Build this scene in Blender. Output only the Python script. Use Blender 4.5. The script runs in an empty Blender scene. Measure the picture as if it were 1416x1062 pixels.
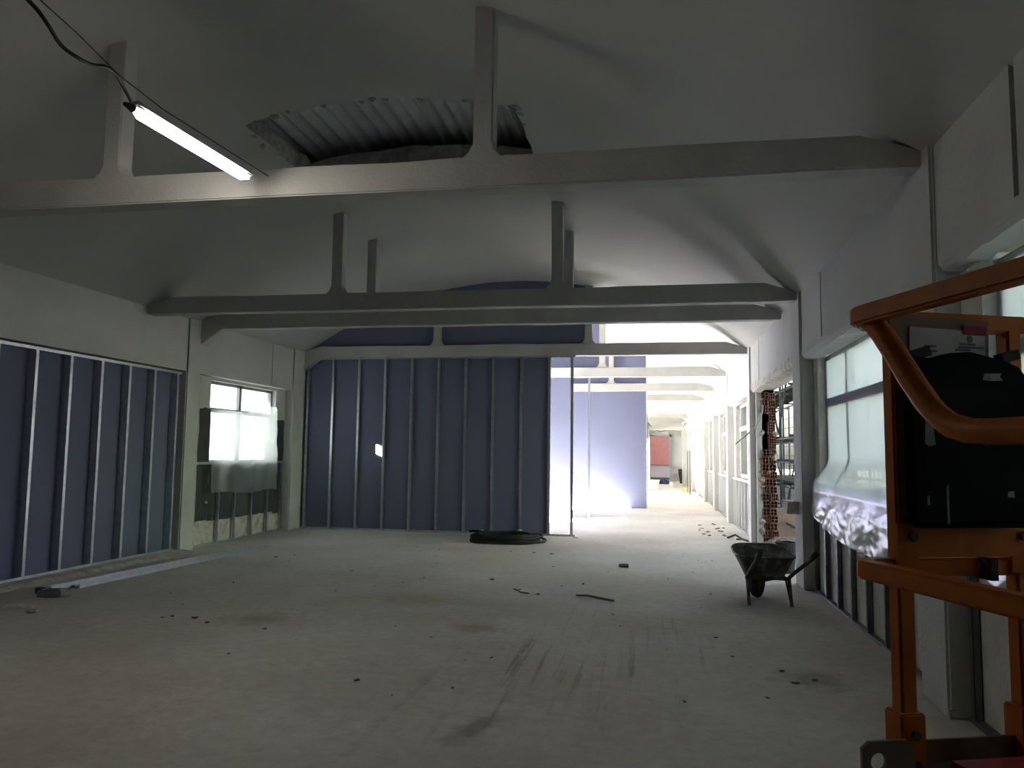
import bpy, bmesh, math, random
from mathutils import Vector, Matrix, noise

random.seed(7)
SC = bpy.context.scene
COL = SC.collection

# ------------------------------------------------------------------ camera, sky, sun, exposure
cam_data = bpy.data.cameras.new('camera')
cam_data.sensor_width = 36.0
cam_data.lens = 1081.5 * 36.0 / 1416.0
cam_data.clip_start = 0.05
cam_data.clip_end = 500
cam = bpy.data.objects.new('camera', cam_data)
COL.objects.link(cam)
_r = Vector((0.98432127, 0.17592357, 0.01274865))
_u = Vector((0.00319188, -0.09003141, 0.99593381))
_f = Vector((-0.17635601, 0.98027815, 0.08918136))
cam.matrix_world = Matrix(((_r.x, _u.x, -_f.x, 0), (_r.y, _u.y, -_f.y, 0), (_r.z, _u.z, -_f.z, 1.6), (0, 0, 0, 1)))
SC.camera = cam

SUN_DIR = Vector((1.0, 0.55, -0.41)).normalized()
world = bpy.data.worlds.new('sky')
SC.world = world
world.use_nodes = True
wn = world.node_tree
wn.nodes.clear()
w_out = wn.nodes.new('ShaderNodeOutputWorld')
w_bg = wn.nodes.new('ShaderNodeBackground')
w_sky = wn.nodes.new('ShaderNodeTexSky')
w_sky.sky_type = 'NISHITA'
w_sky.sun_disc = False
w_sky.sun_elevation = math.asin(-SUN_DIR.z)
w_sky.sun_rotation = math.atan2(-SUN_DIR.x, -SUN_DIR.y)
w_sky.air_density = 1.0
w_sky.dust_density = 3.0
w_mix = wn.nodes.new('ShaderNodeMixRGB')
w_mix.inputs[0].default_value = 0.65
w_hsv = wn.nodes.new('ShaderNodeRGBToBW')
wn.links.new(w_sky.outputs[0], w_hsv.inputs[0])
wn.links.new(w_sky.outputs[0], w_mix.inputs[1])
wn.links.new(w_hsv.outputs[0], w_mix.inputs[2])
wn.links.new(w_mix.outputs[0], w_bg.inputs[0])
w_bg.inputs[1].default_value = 0.42
wn.links.new(w_bg.outputs[0], w_out.inputs[0])

sun_data = bpy.data.lights.new('sun', 'SUN')
sun_data.energy = 215.0
sun_data.angle = math.radians(0.6)
sun_data.color = (1.0, 0.965, 0.92)
sun = bpy.data.objects.new('sun', sun_data)
COL.objects.link(sun)
sun.rotation_euler = SUN_DIR.to_track_quat('-Z', 'Y').to_euler()
sun.location = (-30, -15, 20)

SC.view_settings.view_transform = 'Standard'
SC.view_settings.look = 'None'
SC.view_settings.gamma = 1.0
SC.view_settings.use_curve_mapping = False
SC.view_settings.exposure = 1.03


# ------------------------------------------------------------------ materials
MATS = {}


def nt(name):
    m = bpy.data.materials.new(name)
    m.use_nodes = True
    MATS[name] = m
    return m, m.node_tree, m.node_tree.nodes['Principled BSDF']


def mat(name, c, rough=0.8, metal=0.0, c2=None, scale=4.0, detail=6.0, amt=1.0, bump=0.0, bscale=40.0, spec=0.3, lo=0.35, hi=0.65, stretch=None):
    m, t, b = nt(name)
    b.inputs['Base Color'].default_value = (*c, 1)
    b.inputs['Roughness'].default_value = rough
    b.inputs['Metallic'].default_value = metal
    b.inputs['Specular IOR Level'].default_value = spec
    co = t.nodes.new('ShaderNodeTexCoord')
    geo = t.nodes.new('ShaderNodeNewGeometry')
    src = geo.outputs['Position']
    if stretch:
        mp = t.nodes.new('ShaderNodeMapping')
        mp.inputs['Scale'].default_value = stretch
        t.links.new(src, mp.inputs[0])
        src = mp.outputs[0]
    if c2 is not None:
        n = t.nodes.new('ShaderNodeTexNoise')
        n.inputs['Scale'].default_value = scale
        n.inputs['Detail'].default_value = detail
        t.links.new(src, n.inputs['Vector'])
        r = t.nodes.new('ShaderNodeValToRGB')
        r.color_ramp.elements[0].position = lo
        r.color_ramp.elements[1].position = hi
        r.color_ramp.elements[0].color = (*c, 1)
        r.color_ramp.elements[1].color = (*c2, 1)
        t.links.new(n.outputs['Fac'], r.inputs[0])
        t.links.new(r.outputs[0], b.inputs['Base Color'])
    if bump:
        n2 = t.nodes.new('ShaderNodeTexNoise')
        n2.inputs['Scale'].default_value = bscale
        n2.inputs['Detail'].default_value = 5
        t.links.new(src, n2.inputs['Vector'])
        bp = t.nodes.new('ShaderNodeBump')
        bp.inputs['Strength'].default_value = bump
        bp.inputs['Distance'].default_value = 0.02
        t.links.new(n2.outputs['Fac'], bp.inputs['Height'])
        t.links.new(bp.outputs[0], b.inputs['Normal'])
    return m


mat('plaster', (0.54, 0.55, 0.535), 0.9, c2=(0.48, 0.485, 0.47), scale=1.3, bump=0.25, bscale=30)
mat('vault', (0.46, 0.465, 0.45), 0.9, c2=(0.42, 0.425, 0.41), scale=0.6, bump=0.12, bscale=25)
mat('beam', (0.50, 0.495, 0.475), 0.9, c2=(0.44, 0.435, 0.415), scale=2.2, bump=0.3, bscale=35)
mat('rawedge', (0.42, 0.41, 0.38), 0.95, c2=(0.26, 0.25, 0.23), scale=9, bump=0.8, bscale=30)
mat('blue', (0.152, 0.166, 0.255), 0.75, c2=(0.146, 0.159, 0.245), scale=1.5, spec=0.25)
mat('steel', (0.62, 0.66, 0.70), 0.36, 0.9, c2=(0.50, 0.54, 0.58), scale=14, spec=0.5)
mat('shadedsteel', (0.20, 0.215, 0.22), 0.55, 0.5, c2=(0.14, 0.15, 0.155), scale=9)  # same galvanised steel, the dark floor's reflection put into the colour
mat('corrugated', (0.58, 0.61, 0.62), 0.5, 0.0, c2=(0.44, 0.47, 0.48), scale=3)
mat('frame', (0.30, 0.34, 0.36), 0.5, 0.3, c2=(0.24, 0.27, 0.29), scale=6)
mat('whiteframe', (0.72, 0.73, 0.73), 0.5)
mat('bitumen', (0.05, 0.055, 0.055), 0.8, c2=(0.075, 0.08, 0.08), scale=3, bump=0.2)
mat('rough', (0.56, 0.53, 0.47), 0.95, c2=(0.34, 0.31, 0.27), scale=7, bump=0.8, bscale=18, lo=0.45, hi=0.7)
mat('insul', (0.70, 0.69, 0.65), 0.95, c2=(0.55, 0.54, 0.50), scale=5, bump=0.5, bscale=28, lo=0.4, hi=0.75)
mat('terracotta', (0.26, 0.085, 0.05), 0.9, c2=(0.30, 0.21, 0.17), scale=12, bump=0.5, bscale=50)
mat('mortar', (0.50, 0.46, 0.41), 0.95, c2=(0.30, 0.22, 0.18), scale=8, bump=0.8, bscale=25)
mat('rubble', (0.22, 0.185, 0.155), 0.95, c2=(0.34, 0.25, 0.20), scale=9, bump=0.9, bscale=25)
mat('pinkwall', (0.42, 0.30, 0.25), 0.95, c2=(0.30, 0.22, 0.19), scale=4, bump=0.5)
mat('orange', (0.52, 0.145, 0.010), 0.5, c2=(0.38, 0.095, 0.008), scale=9, spec=0.22, bump=0.05, lo=0.45, hi=0.75)
mat('dustorange', (0.30, 0.15, 0.07), 0.8, c2=(0.22, 0.18, 0.15), scale=16)
mat('blackplastic', (0.006, 0.007, 0.007), 0.7, c2=(0.20, 0.20, 0.19), scale=9, lo=0.68, hi=0.76, spec=0.08)
mat('rubber', (0.018, 0.018, 0.018), 0.75, c2=(0.05, 0.05, 0.048), scale=10)
mat('cable', (0.02, 0.021, 0.021), 0.55)
mat('darkmetal', (0.06, 0.058, 0.055), 0.6, 0.4, c2=(0.16, 0.14, 0.12), scale=12)
mat('tray', (0.075, 0.073, 0.068), 0.65, 0.3, c2=(0.34, 0.33, 0.31), scale=7, lo=0.5, hi=0.75)
mat('rust', (0.12, 0.07, 0.045), 0.8, 0.3, c2=(0.20, 0.13, 0.08), scale=10)
mat('scaffold', (0.10, 0.105, 0.11), 0.6, 0.4, c2=(0.06, 0.06, 0.06), scale=7)
mat('wood', (0.36, 0.27, 0.17), 0.85, c2=(0.26, 0.19, 0.12), scale=10, stretch=(1, 8, 1))
mat('paper', (0.60, 0.60, 0.58), 0.8, c2=(0.46, 0.46, 0.45), scale=14)
mat('red', (0.30, 0.02, 0.03), 0.6)
mat('print', (0.16, 0.17, 0.18), 0.8)
mat('debrisdark', (0.06, 0.055, 0.05), 0.9, c2=(0.12, 0.11, 0.10), scale=20)
mat('debrispale', (0.60, 0.58, 0.54), 0.9, c2=(0.45, 0.43, 0.40), scale=20)
mat('mortarlump', (0.25, 0.26, 0.26), 0.95, c2=(0.18, 0.19, 0.19), scale=20, bump=0.6)
mat('whitepvc', (0.62, 0.62, 0.60), 0.5)
mat('greypvc', (0.36, 0.36, 0.35), 0.5)
mat('yellow', (0.45, 0.38, 0.16), 0.7)
mat('bluebag', (0.04, 0.06, 0.14), 0.6)
mat('redfacade', (0.50, 0.25, 0.22), 0.9, c2=(0.45, 0.22, 0.19), scale=3)
mat('ground', (0.075, 0.08, 0.07), 0.95, c2=(0.055, 0.06, 0.05), scale=0.8, bump=0.4, bscale=6)
mat('lampgrey', (0.55, 0.56, 0.56), 0.5)
mat('leaf', (0.07, 0.13, 0.04), 0.8, c2=(0.12, 0.19, 0.06), scale=3)

m, t, b = nt('lamp')
b.inputs['Base Color'].default_value = (0.9, 0.9, 0.88, 1)
b.inputs['Emission Color'].default_value = (1.0, 0.93, 0.83, 1)
b.inputs['Emission Strength'].default_value = 21.0


def film_mat(name, transp, tint=(0.88, 0.91, 0.92), gloss=0.06):
    m = bpy.data.materials.new(name)
    m.use_nodes = True
    MATS[name] = m
    t = m.node_tree
    t.nodes.clear()
    out = t.nodes.new('ShaderNodeOutputMaterial')
    tl = t.nodes.new('ShaderNodeBsdfTranslucent')
    tl.inputs[0].default_value = (*tint, 1)
    df = t.nodes.new('ShaderNodeBsdfDiffuse')
    df.inputs[0].default_value = (*tint, 1)
    tr = t.nodes.new('ShaderNodeBsdfTransparent')
    tr.inputs[0].default_value = (0.97, 0.98, 0.98, 1)
    gl = t.nodes.new('ShaderNodeBsdfGlossy')
    gl.inputs['Roughness'].default_value = 0.25
    a = t.nodes.new('ShaderNodeMixShader'); a.inputs[0].default_value = 0.25
    t.links.new(tl.outputs[0], a.inputs[1]); t.links.new(df.outputs[0], a.inputs[2])
    c = t.nodes.new('ShaderNodeMixShader'); c.inputs[0].default_value = transp
    t.links.new(a.outputs[0], c.inputs[1]); t.links.new(tr.outputs[0], c.inputs[2])
    d = t.nodes.new('ShaderNodeMixShader'); d.inputs[0].default_value = gloss
    t.links.new(c.outputs[0], d.inputs[1]); t.links.new(gl.outputs[0], d.inputs[2])
    t.links.new(d.outputs[0], out.inputs[0])
    return m


film_mat('film', 0.08, (0.70, 0.70, 0.79))
film_mat('filmouter', 0.0, (0.046, 0.048, 0.048), 0.03)
film_mat('filmclear', 0.40, (0.74, 0.79, 0.78))
film_mat('hem', 0.12, (0.80, 0.81, 0.83), 0.14)
film_mat('filmlow', 0.30, (0.85, 0.86, 0.88), 0.12)


def glass_mat(name, k=0.88):
    m = bpy.data.materials.new(name)
    m.use_nodes = True
    MATS[name] = m
    t = m.node_tree
    t.nodes.clear()
    out = t.nodes.new('ShaderNodeOutputMaterial')
    tr = t.nodes.new('ShaderNodeBsdfTransparent')
    tr.inputs[0].default_value = (0.93, 0.96, 0.95, 1)
    gl = t.nodes.new('ShaderNodeBsdfGlossy')
    gl.inputs['Roughness'].default_value = 0.08
    c = t.nodes.new('ShaderNodeMixShader'); c.inputs[0].default_value = 1 - k
    t.links.new(tr.outputs[0], c.inputs[1]); t.links.new(gl.outputs[0], c.inputs[2])
    t.links.new(c.outputs[0], out.inputs[0])


glass_mat('glass')


def floor_material():
    m, t, b = nt('floor')
    b.inputs['Roughness'].default_value = 0.88
    b.inputs['Specular IOR Level'].default_value = 0.25
    N = t.nodes.new
    L = t.links.new
    geo = N('ShaderNodeNewGeometry')
    P = geo.outputs['Position']

    def nz(scale, detail, src=P, rough=0.55):
        n = N('ShaderNodeTexNoise'); n.inputs['Scale'].default_value = scale
        n.inputs['Detail'].default_value = detail; n.inputs['Roughness'].default_value = rough
        L(src, n.inputs['Vector']); return n.outputs['Fac']

    def ramp(src, a, bb, ca, cb):
        r = N('ShaderNodeValToRGB'); r.color_ramp.elements[0].position = a; r.color_ramp.elements[1].position = bb
        r.color_ramp.elements[0].color = ca; r.color_ramp.elements[1].color = cb
        L(src, r.inputs[0]); return r.outputs[0]

    def mix(fac, ca, cb, mode='MIX'):
        x = N('ShaderNodeMixRGB'); x.blend_type = mode
        for s, v in ((0, fac), (1, ca), (2, cb)):
            if isinstance(v, (float, int)):
                x.inputs[s].default_value = v
            elif isinstance(v, tuple):
                x.inputs[s].default_value = v
            else:
                L(v, x.inputs[s])
        return x.outputs[0]

    def math_(op, a, bb=None):
        x = N('ShaderNodeMath'); x.operation = op
        for s, v in ((0, a), (1, bb)):
            if v is None: continue
            if isinstance(v, (float, int)): x.inputs[s].default_value = v
            else: L(v, x.inputs[s])
        return x.outputs[0]

    base = ramp(nz(0.55, 6), 0.35, 0.68, (0.53, 0.50, 0.45, 1), (0.67, 0.66, 0.635, 1))
    fine = ramp(nz(9, 8, rough=0.7), 0.3, 0.75, (0.80, 0.79, 0.77, 1), (1.06, 1.06, 1.06, 1))
    col = mix(1.0, base, fine, 'MULTIPLY')
    speck = ramp(nz(55, 3), 0.70, 0.76, (1, 1, 1, 1), (0.55, 0.52, 0.48, 1))
    col = mix(1.0, col, speck, 'MULTIPLY')
    # tyre scuffs, stretched along the driving direction
    mp = N('ShaderNodeMapping'); mp.inputs['Rotation'].default_value = (0, 0, math.radians(14))
    mp.inputs['Scale'].default_value = (11, 0.35, 1); L(P, mp.inputs[0])
    scr = ramp(nz(1.0, 7, mp.outputs[0], 0.65), 0.55, 0.70, (0, 0, 0, 1), (1, 1, 1, 1))

    def blob(cx, cy, rx, ry, wob=0.35, rot=0.0):
        v = N('ShaderNodeMapping'); v.vector_type = 'TEXTURE'
        v.inputs['Location'].default_value = (cx, cy, 0); v.inputs['Rotation'].default_value = (0, 0, rot)
        v.inputs['Scale'].default_value = (rx, ry, 1e3); L(P, v.inputs[0])
        ln = N('ShaderNodeVectorMath'); ln.operation = 'LENGTH'; L(v.outputs[0], ln.inputs[0])
        d = math_('ADD', ln.outputs['Value'], math_('MULTIPLY', math_('SUBTRACT', nz(4.5, 7, rough=0.7), 0.5), wob * 6))
        r = N('ShaderNodeMapRange'); r.inputs[1].default_value = 1.15; r.inputs[2].default_value = 0.35
        L(d, r.inputs[0]); return r.outputs[0]

    zone = blob(-0.6, 6.3, 1.3, 2.6, 0.3, math.radians(-14))
    col = mix(math_('MULTIPLY', math_('MULTIPLY', scr, zone), 0.75), col, (0.20, 0.19, 0.165, 1))
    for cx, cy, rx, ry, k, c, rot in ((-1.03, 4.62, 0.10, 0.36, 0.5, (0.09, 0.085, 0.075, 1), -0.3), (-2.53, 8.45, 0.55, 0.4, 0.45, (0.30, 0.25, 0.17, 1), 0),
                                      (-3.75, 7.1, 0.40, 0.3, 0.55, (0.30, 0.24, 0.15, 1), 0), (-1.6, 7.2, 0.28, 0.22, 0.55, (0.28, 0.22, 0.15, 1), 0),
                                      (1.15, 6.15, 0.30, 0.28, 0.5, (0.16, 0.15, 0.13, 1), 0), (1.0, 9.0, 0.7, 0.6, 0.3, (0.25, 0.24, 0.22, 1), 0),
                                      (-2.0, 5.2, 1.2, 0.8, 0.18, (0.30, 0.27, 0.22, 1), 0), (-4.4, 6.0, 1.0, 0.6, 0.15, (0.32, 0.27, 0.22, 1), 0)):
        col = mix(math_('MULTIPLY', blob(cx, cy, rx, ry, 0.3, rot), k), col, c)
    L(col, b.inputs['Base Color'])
    bp = N('ShaderNodeBump'); bp.inputs['Strength'].default_value = 0.25; bp.inputs['Distance'].default_value = 0.02
    L(nz(14, 6), bp.inputs['Height']); L(bp.outputs[0], b.inputs['Normal'])


floor_material()


# ------------------------------------------------------------------ mesh helpers
class MB:
    """collects shapes in world coordinates; build() links them as one mesh object"""

    def __init__(self):
        self.v = []
        self.f = []

    def add(self, vs, fs):
        o = len(self.v)
        self.v += [Vector(p) for p in vs]
        self.f += [tuple(i + o for i in f) for f in fs]
        return self

    def box(self, x0, x1, y0, y1, z0, z1):
        x0, x1 = min(x0, x1), max(x0, x1); y0, y1 = min(y0, y1), max(y0, y1); z0, z1 = min(z0, z1), max(z0, z1)
        return self.add([(x0, y0, z0), (x1, y0, z0), (x1, y1, z0), (x0, y1, z0), (x0, y0, z1), (x1, y0, z1), (x1, y1, z1), (x0, y1, z1)],
                        [(0, 3, 2, 1), (4, 5, 6, 7), (0, 1, 5, 4), (1, 2, 6, 5), (2, 3, 7, 6), (3, 0, 4, 7)])

    def bar(self, a, b, w, h, up=(0, 0, 1)):
        """rectangular bar from a to b, w across, h along up"""
        a, b = Vector(a), Vector(b)
        d = (b - a).normalized()
        s = d.cross(Vector(up))
        if s.length < 1e-5:
            s = d.cross(Vector((0, 1, 0)))
        s.normalize()
        u = s.cross(d)
        s, u = s * w / 2, u * h / 2
        return self.add([a - s - u, a + s - u, a + s + u, a - s + u, b - s - u, b + s - u, b + s + u, b - s + u],
                        [(0, 3, 2, 1), (4, 5, 6, 7), (0, 1, 5, 4), (1, 2, 6, 5), (2, 3, 7, 6), (3, 0, 4, 7)])

    def tube(self, pts, r, n=8, caps=True, square=False, up=(0, 0, 1)):
        pts = [Vector(p) for p in pts]
        rings = []
        ref = Vector(up)
        for i, p in enumerate(pts):
            d = (pts[min(i + 1, len(pts) - 1)] - pts[max(i - 1, 0)]).normalized()
            if abs(d.dot(ref)) > 0.95 and not square:
                ref = Vector((0, 1, 0)) if abs(d.y) < 0.9 else Vector((1, 0, 0))
            s = d.cross(ref)
            if s.length < 1e-5: s = d.cross(Vector((0, 1, 0)))
            s.normalize()
            u = s.cross(d).normalized()
            rr = r[i] if isinstance(r, (list, tuple)) else r
            ring = []
            for k in range(n):
                a = 2 * math.pi * (k + (0.5 if square else 0)) / n
                kk = 1.414 if square else 1
                ring.append(p + s * (math.cos(a) * rr * kk) + u * (math.sin(a) * rr * kk))
            rings.append(ring)
        vs = [q for ring in rings for q in ring]
        fs = []
        for i in range(len(pts) - 1):
            for k in range(n):
                a, b2 = i * n + k, i * n + (k + 1) % n
                fs.append((a, b2, b2 + n, a + n))
        if caps:
            fs.append(tuple(reversed(range(n))))
            fs.append(tuple(range((len(pts) - 1) * n, len(pts) * n)))
        return self.add(vs, fs)

    def prism(self, outline, f0, f1):
        """outline points mapped by f0 (one side) and f1 (other side)"""
        n = len(outline)
        vs = [f0(p) for p in outline] + [f1(p) for p in outline]
        fs = [tuple(reversed(range(n))), tuple(range(n, 2 * n))]
        for i in range(n):
            j = (i + 1) % n
            fs.append((i, j, j + n, i + n))
        return self.add(vs, fs)

    def xz(self, outline, y0, y1):
        return self.prism(outline, lambda p: (p[0], y0, p[1]), lambda p: (p[0], y1, p[1]))

    def yz(self, outline, x0, x1):
        return self.prism(outline, lambda p: (x0, p[0], p[1]), lambda p: (x1, p[0], p[1]))

    def grid(self, nu, nv, fn):
        vs = [fn(i / nu, j / nv) for j in range(nv + 1) for i in range(nu + 1)]
        fs = [(j * (nu + 1) + i, j * (nu + 1) + i + 1, (j + 1) * (nu + 1) + i + 1, (j + 1) * (nu + 1) + i) for j in range(nv) for i in range(nu)]
        return self.add(vs, fs)

    def lathe(self, prof, c, axis='z', n=24, close=True):
        """prof: list of (radius, height along the axis) about centre c"""
        c = Vector(c)
        vs = []
        for r, h in prof:
            for k in range(n):
                a = 2 * math.pi * k / n
                p = {'z': (r * math.cos(a), r * math.sin(a), h), 'x': (h, r * math.cos(a), r * math.sin(a)), 'y': (r * math.cos(a), h, r * math.sin(a))}[axis]
                vs.append(c + Vector(p))
        fs = []
        m = len(prof)
        for i in range(m if close else m - 1):
            for k in range(n):
                a, b2 = i * n + k, i * n + (k + 1) % n
                a2, b3 = ((i + 1) % m) * n + k, ((i + 1) % m) * n + (k + 1) % n
                fs.append((a, b2, b3, a2))
        return self.add(vs, fs)

    def jitter(self, amt, sc=6.0, seed=0):
        for i, p in enumerate(self.v):
            q = p * sc + Vector((seed, seed * 1.7, 3.1))
            self.v[i] = p + Vector((noise.noise(q), noise.noise(q + Vector((9, 0, 0))), noise.noise(q + Vector((0, 9, 0))))) * amt
        return self

    def build(self, name, material, parent=None, smooth=False, bevel=0.0, seg=2, base=None):
        if parent is not None:
            o0 = world_loc(parent)
        else:
            if base is None:
                xs = [p.x for p in self.v]; ys = [p.y for p in self.v]; zs = [p.z for p in self.v]
                base = ((min(xs) + max(xs)) / 2, (min(ys) + max(ys)) / 2, min(zs))
            o0 = Vector(base)
        me = bpy.data.meshes.new(name)
        me.from_pydata([p - o0 for p in self.v], [], self.f)
        bm = bmesh.new(); bm.from_mesh(me)
        bmesh.ops.recalc_face_normals(bm, faces=bm.faces)
        if bevel:
            es = [e for e in bm.edges if len(e.link_faces) == 2 and e.calc_face_angle(0) > 0.6]
            bmesh.ops.bevel(bm, geom=es, offset=bevel, segments=seg, affect='EDGES', clamp_overlap=True)
        bm.to_mesh(me); bm.free()
        for p in me.polygons:
            p.use_smooth = smooth
        me.materials.append(MATS[material])
        o = bpy.data.objects.new(name, me)
        COL.objects.link(o)
        if parent is not None:
            o.parent = parent
        else:
            o.location = o0
        return o


def world_loc(o):
    l = Vector((0, 0, 0))
    while o is not None:
        l = l + o.location
        o = o.parent
    return l


def tag(o, label=None, cat=None, group=None, kind=None):
    for k, v in (('label', label), ('category', cat), ('group', group), ('kind', kind)):
        if v: o[k] = v
    return o


def thing(name, loc, label, cat, group=None):
    o = bpy.data.objects.new(name, None)
    o.empty_display_size = 0.1
    COL.objects.link(o)
    o.location = loc
    return tag(o, label, cat, group)


def struct(o):
    o['kind'] = 'structure'
    return o


def B(*a):
    return MB().box(*a)


# ------------------------------------------------------------------ dimensions of the hall
XL, XR = -7.28, 1.80
ZB, ZT = 3.58, 3.82          # underside and top of the tie beams
CX, CZ, RV = -2.76, -2.66, 7.81
ZL = 2.85                    # lintel height
Y0, Y1 = -12.0, 52.0
ZW = 4.35                    # top of the outer walls


def zv(x, dr=0.0):
    return CZ + math.sqrt((RV + dr) ** 2 - (x - CX) ** 2)


COLS_R = [(0.55, 1.05), (5.4, 5.9), (10.1, 10.65), (15.2, 15.65), (19.7, 20.15), (24.1, 24.55), (28.5, 28.95), (32.8, 33.25), (37.2, 37.65), (41.5, 41.95), (45.9, 46.35)]
GROOVES = [4.27, 8.95, 14.10, 18.46, 22.9, 27.2, 31.6, 36.0, 40.3]

# floor and ground
fl = B(XL - 0.35, 2.25, Y0 - 0.2, Y1 + 0.1, -0.2, 0.0).build('floor', 'floor', base=(0, 0, 0)); struct(fl)
gr = MB()
for a in ((-90, XL - 0.35, -70, 120), (2.25, 90, -70, 120), (XL - 0.35, 2.25, -70, Y0 - 0.2), (XL - 0.35, 2.25, Y1 + 0.1, 120)):
    gr.box(a[0], a[1], a[2], a[3], -0.5, -0.12)
struct(gr.build('ground', 'ground', base=(0, 0, -0.12)))

# vaulted ceiling with the broken hole
HX0, HX1, HY0, HY1 = -4.22, -1.32, 7.25, 8.95
xs = [XL - 0.05]
n1, n2, n3 = 14, 26, 15
xs = [XL - 0.05 + (HX0 - XL + 0.05) * i / n1 for i in range(n1)] + [HX0 + (HX1 - HX0) * i / n2 for i in range(n2)] + [HX1 + (XR + 0.06 - HX1) * i / n3 for i in range(n3 + 1)]
ys = [Y0, 2.0, 5.0, 6.6] + [HY0 + (HY1 - HY0) * i / 8 for i in range(9)] + [9.5, 12, 16, 20, 24.4, 28, 33, 38, 43, 48, Y1]
HI = (n1, n1 + n2)
HJ = (4, 12)
va = MB()
T = 0.20
idx = {}
for lay in (0, 1):
    for j, y in enumerate(ys):
        for i, x in enumerate(xs):
            xx, yy, dz = x, y, 0.0
            if HI[0] <= i <= HI[1] and HJ[0] <= j <= HJ[1] and (i in HI or j in HJ):
                q = noise.noise(Vector((x * 5.1, y * 5.3, lay * 3.0)))
                q2 = noise.noise(Vector((x * 13 + 5, y * 13, lay * 4.0)))
                if j in HJ: yy += q * 0.05 + q2 * 0.025 + (0.10 * abs((x - (HX0 + HX1) / 2) / 1.45) ** 2 if j == HJ[0] else 0)
                if i in HI: xx += q * 0.05 + q2 * 0.03
                dz = q2 * 0.01
            idx[lay, j, i] = len(va.v)
            va.v.append(Vector((xx, yy, zv(xx, T * lay) + dz)))
for j in range(len(ys) - 1):
    for i in range(len(xs) - 1):
        if HI[0] <= i < HI[1] and HJ[0] <= j < HJ[1]:
            continue
        for lay in (0, 1):
            va.f.append((idx[lay, j, i], idx[lay, j, i + 1], idx[lay, j + 1, i + 1], idx[lay, j + 1, i]))
ceil = va.build('ceiling', 'vault', smooth=True, base=(CX, 0, 3.7)); struct(ceil)
ck = MB()
for i in range(HI[0], HI[1]):
    for j in HJ:
        ck.add([va.v[idx[0, j, i]], va.v[idx[0, j, i + 1]], va.v[idx[1, j, i + 1]], va.v[idx[1, j, i]]], [(0, 1, 2, 3)])
for j in range(HJ[0], HJ[1]):
    for i in HI:
        ck.add([va.v[idx[0, j, i]], va.v[idx[0, j + 1, i]], va.v[idx[1, j + 1, i]], va.v[idx[1, j, i]]], [(0, 1, 2, 3)])
ck.build('hole_edge', 'rawedge', ceil)
# plaster flakes hanging from the rim of the hole
for k in range(26):
    s = random.random()
    side = random.choice((0, 0, 0, 1, 2))
    if side == 0: fx, fy = HX0 + s * (HX1 - HX0), HY0 + 0.10 * (abs(s - 0.5) * 2) ** 2 + random.uniform(-0.05, 0.02)
    elif side == 1: fx, fy = HX0 + random.uniform(-0.08, 0.02), HY0 + s * 1.0
    else: fx, fy = HX1 + random.uniform(-0.02, 0.08), HY0 + s * 1.0
    r = random.uniform(0.015, 0.05)
    z = zv(fx)
    MB().add([(fx - r, fy - r * .6, z - .004), (fx + r, fy - r * .4, z - .006), (fx + r * .5, fy + r, z - .012), (fx - r * .6, fy + r * .7, z - .008), (fx, fy, z + .02)],
             [(0, 1, 2, 3), (0, 4, 1), (1, 4, 2), (2, 4, 3), (3, 4, 0)]).build('plaster_flake', 'rawedge', ceil)
# corrugated roof over the vault
rf = MB()
NX = 480
prof = []
for i in range(NX + 1):
    x = XL - 0.33 + (XR + 0.75 - XL) * i / NX
    prof.append((x, zv(x, 0.42) + 0.030 * math.sin(2 * math.pi * x / 0.17)))
for (x, z) in prof:
    rf.v += [Vector((x, Y0 - 0.2, z)), Vector((x, Y1 + 0.2, z))]
for i in range(NX):
    rf.f.append((2 * i, 2 * i + 2, 2 * i + 3, 2 * i + 1))
struct(rf.build('roof', 'corrugated', smooth=True, base=(CX, 0, 4.0)))

# ------------------------------------------------------------------ right wall
wr = MB()
cuts = [Y0] + GROOVES + [Y1]
for a, b in zip(cuts[:-1], cuts[1:]):
    wr.box(1.83, 1.90, a + (0.03 if a != Y0 else 0), b - 0.03, ZL, 3.80)
wr.box(1.89, 2.25, Y0, Y1, ZL, ZW)
wall_right = wr.build('wall_right', 'plaster', base=(2.0, 0, 0)); struct(wall_right)
for (a, b) in COLS_R:
    c = MB().box(XR, 2.25, a, b, 0, 3.74).build('column', 'plaster', bevel=0.018); struct(c)
    MB().box(XR + 0.01, 2.2, a + 0.01, b - 0.01, 0.0, 0.06).jitter(0.02, 9, a).build('column_foot', 'rough', c)
# broken plaster edge along the lintels
def lintel_edge(a, b, parent, mt='plaster'):
    m = MB()
    n = int((b - a) / 0.12)
    def fn(u, v):
        y = a + (b - a) * u
        q = noise.noise(Vector((y * 4.3, v * 2, 1.5))) * 0.018 + noise.noise(Vector((y * 13, v * 2, 5.5))) * 0.012
        pts = [(1.829, ZL + 0.09 + q), (1.822, ZL + 0.02 + q * .5), (1.85, ZL - 0.035 + q), (1.99, ZL - 0.05 + q * 1.5), (2.0, ZL + 0.01)]
        k = min(int(v * 4 + 0.5), 4)
        return (pts[k][0], y, pts[k][1])
    m.grid(n, 4, fn)
    return m.build('lintel_edge', mt, parent)
lintel_edge(1.1, 5.38, wall_right)
lintel_edge(5.92, 10.08, wall_right)
lintel_edge(10.67, 15.2, wall_right, 'rough')
for k in range(4, 10):
    lintel_edge(COLS_R[k - 1][1] + 0.02, COLS_R[k][0] - 0.02, wall_right)
struct(B(1.83, 2.25, Y0, 0.55, 0, ZL).build('wall_right_rear', 'plaster'))

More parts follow.
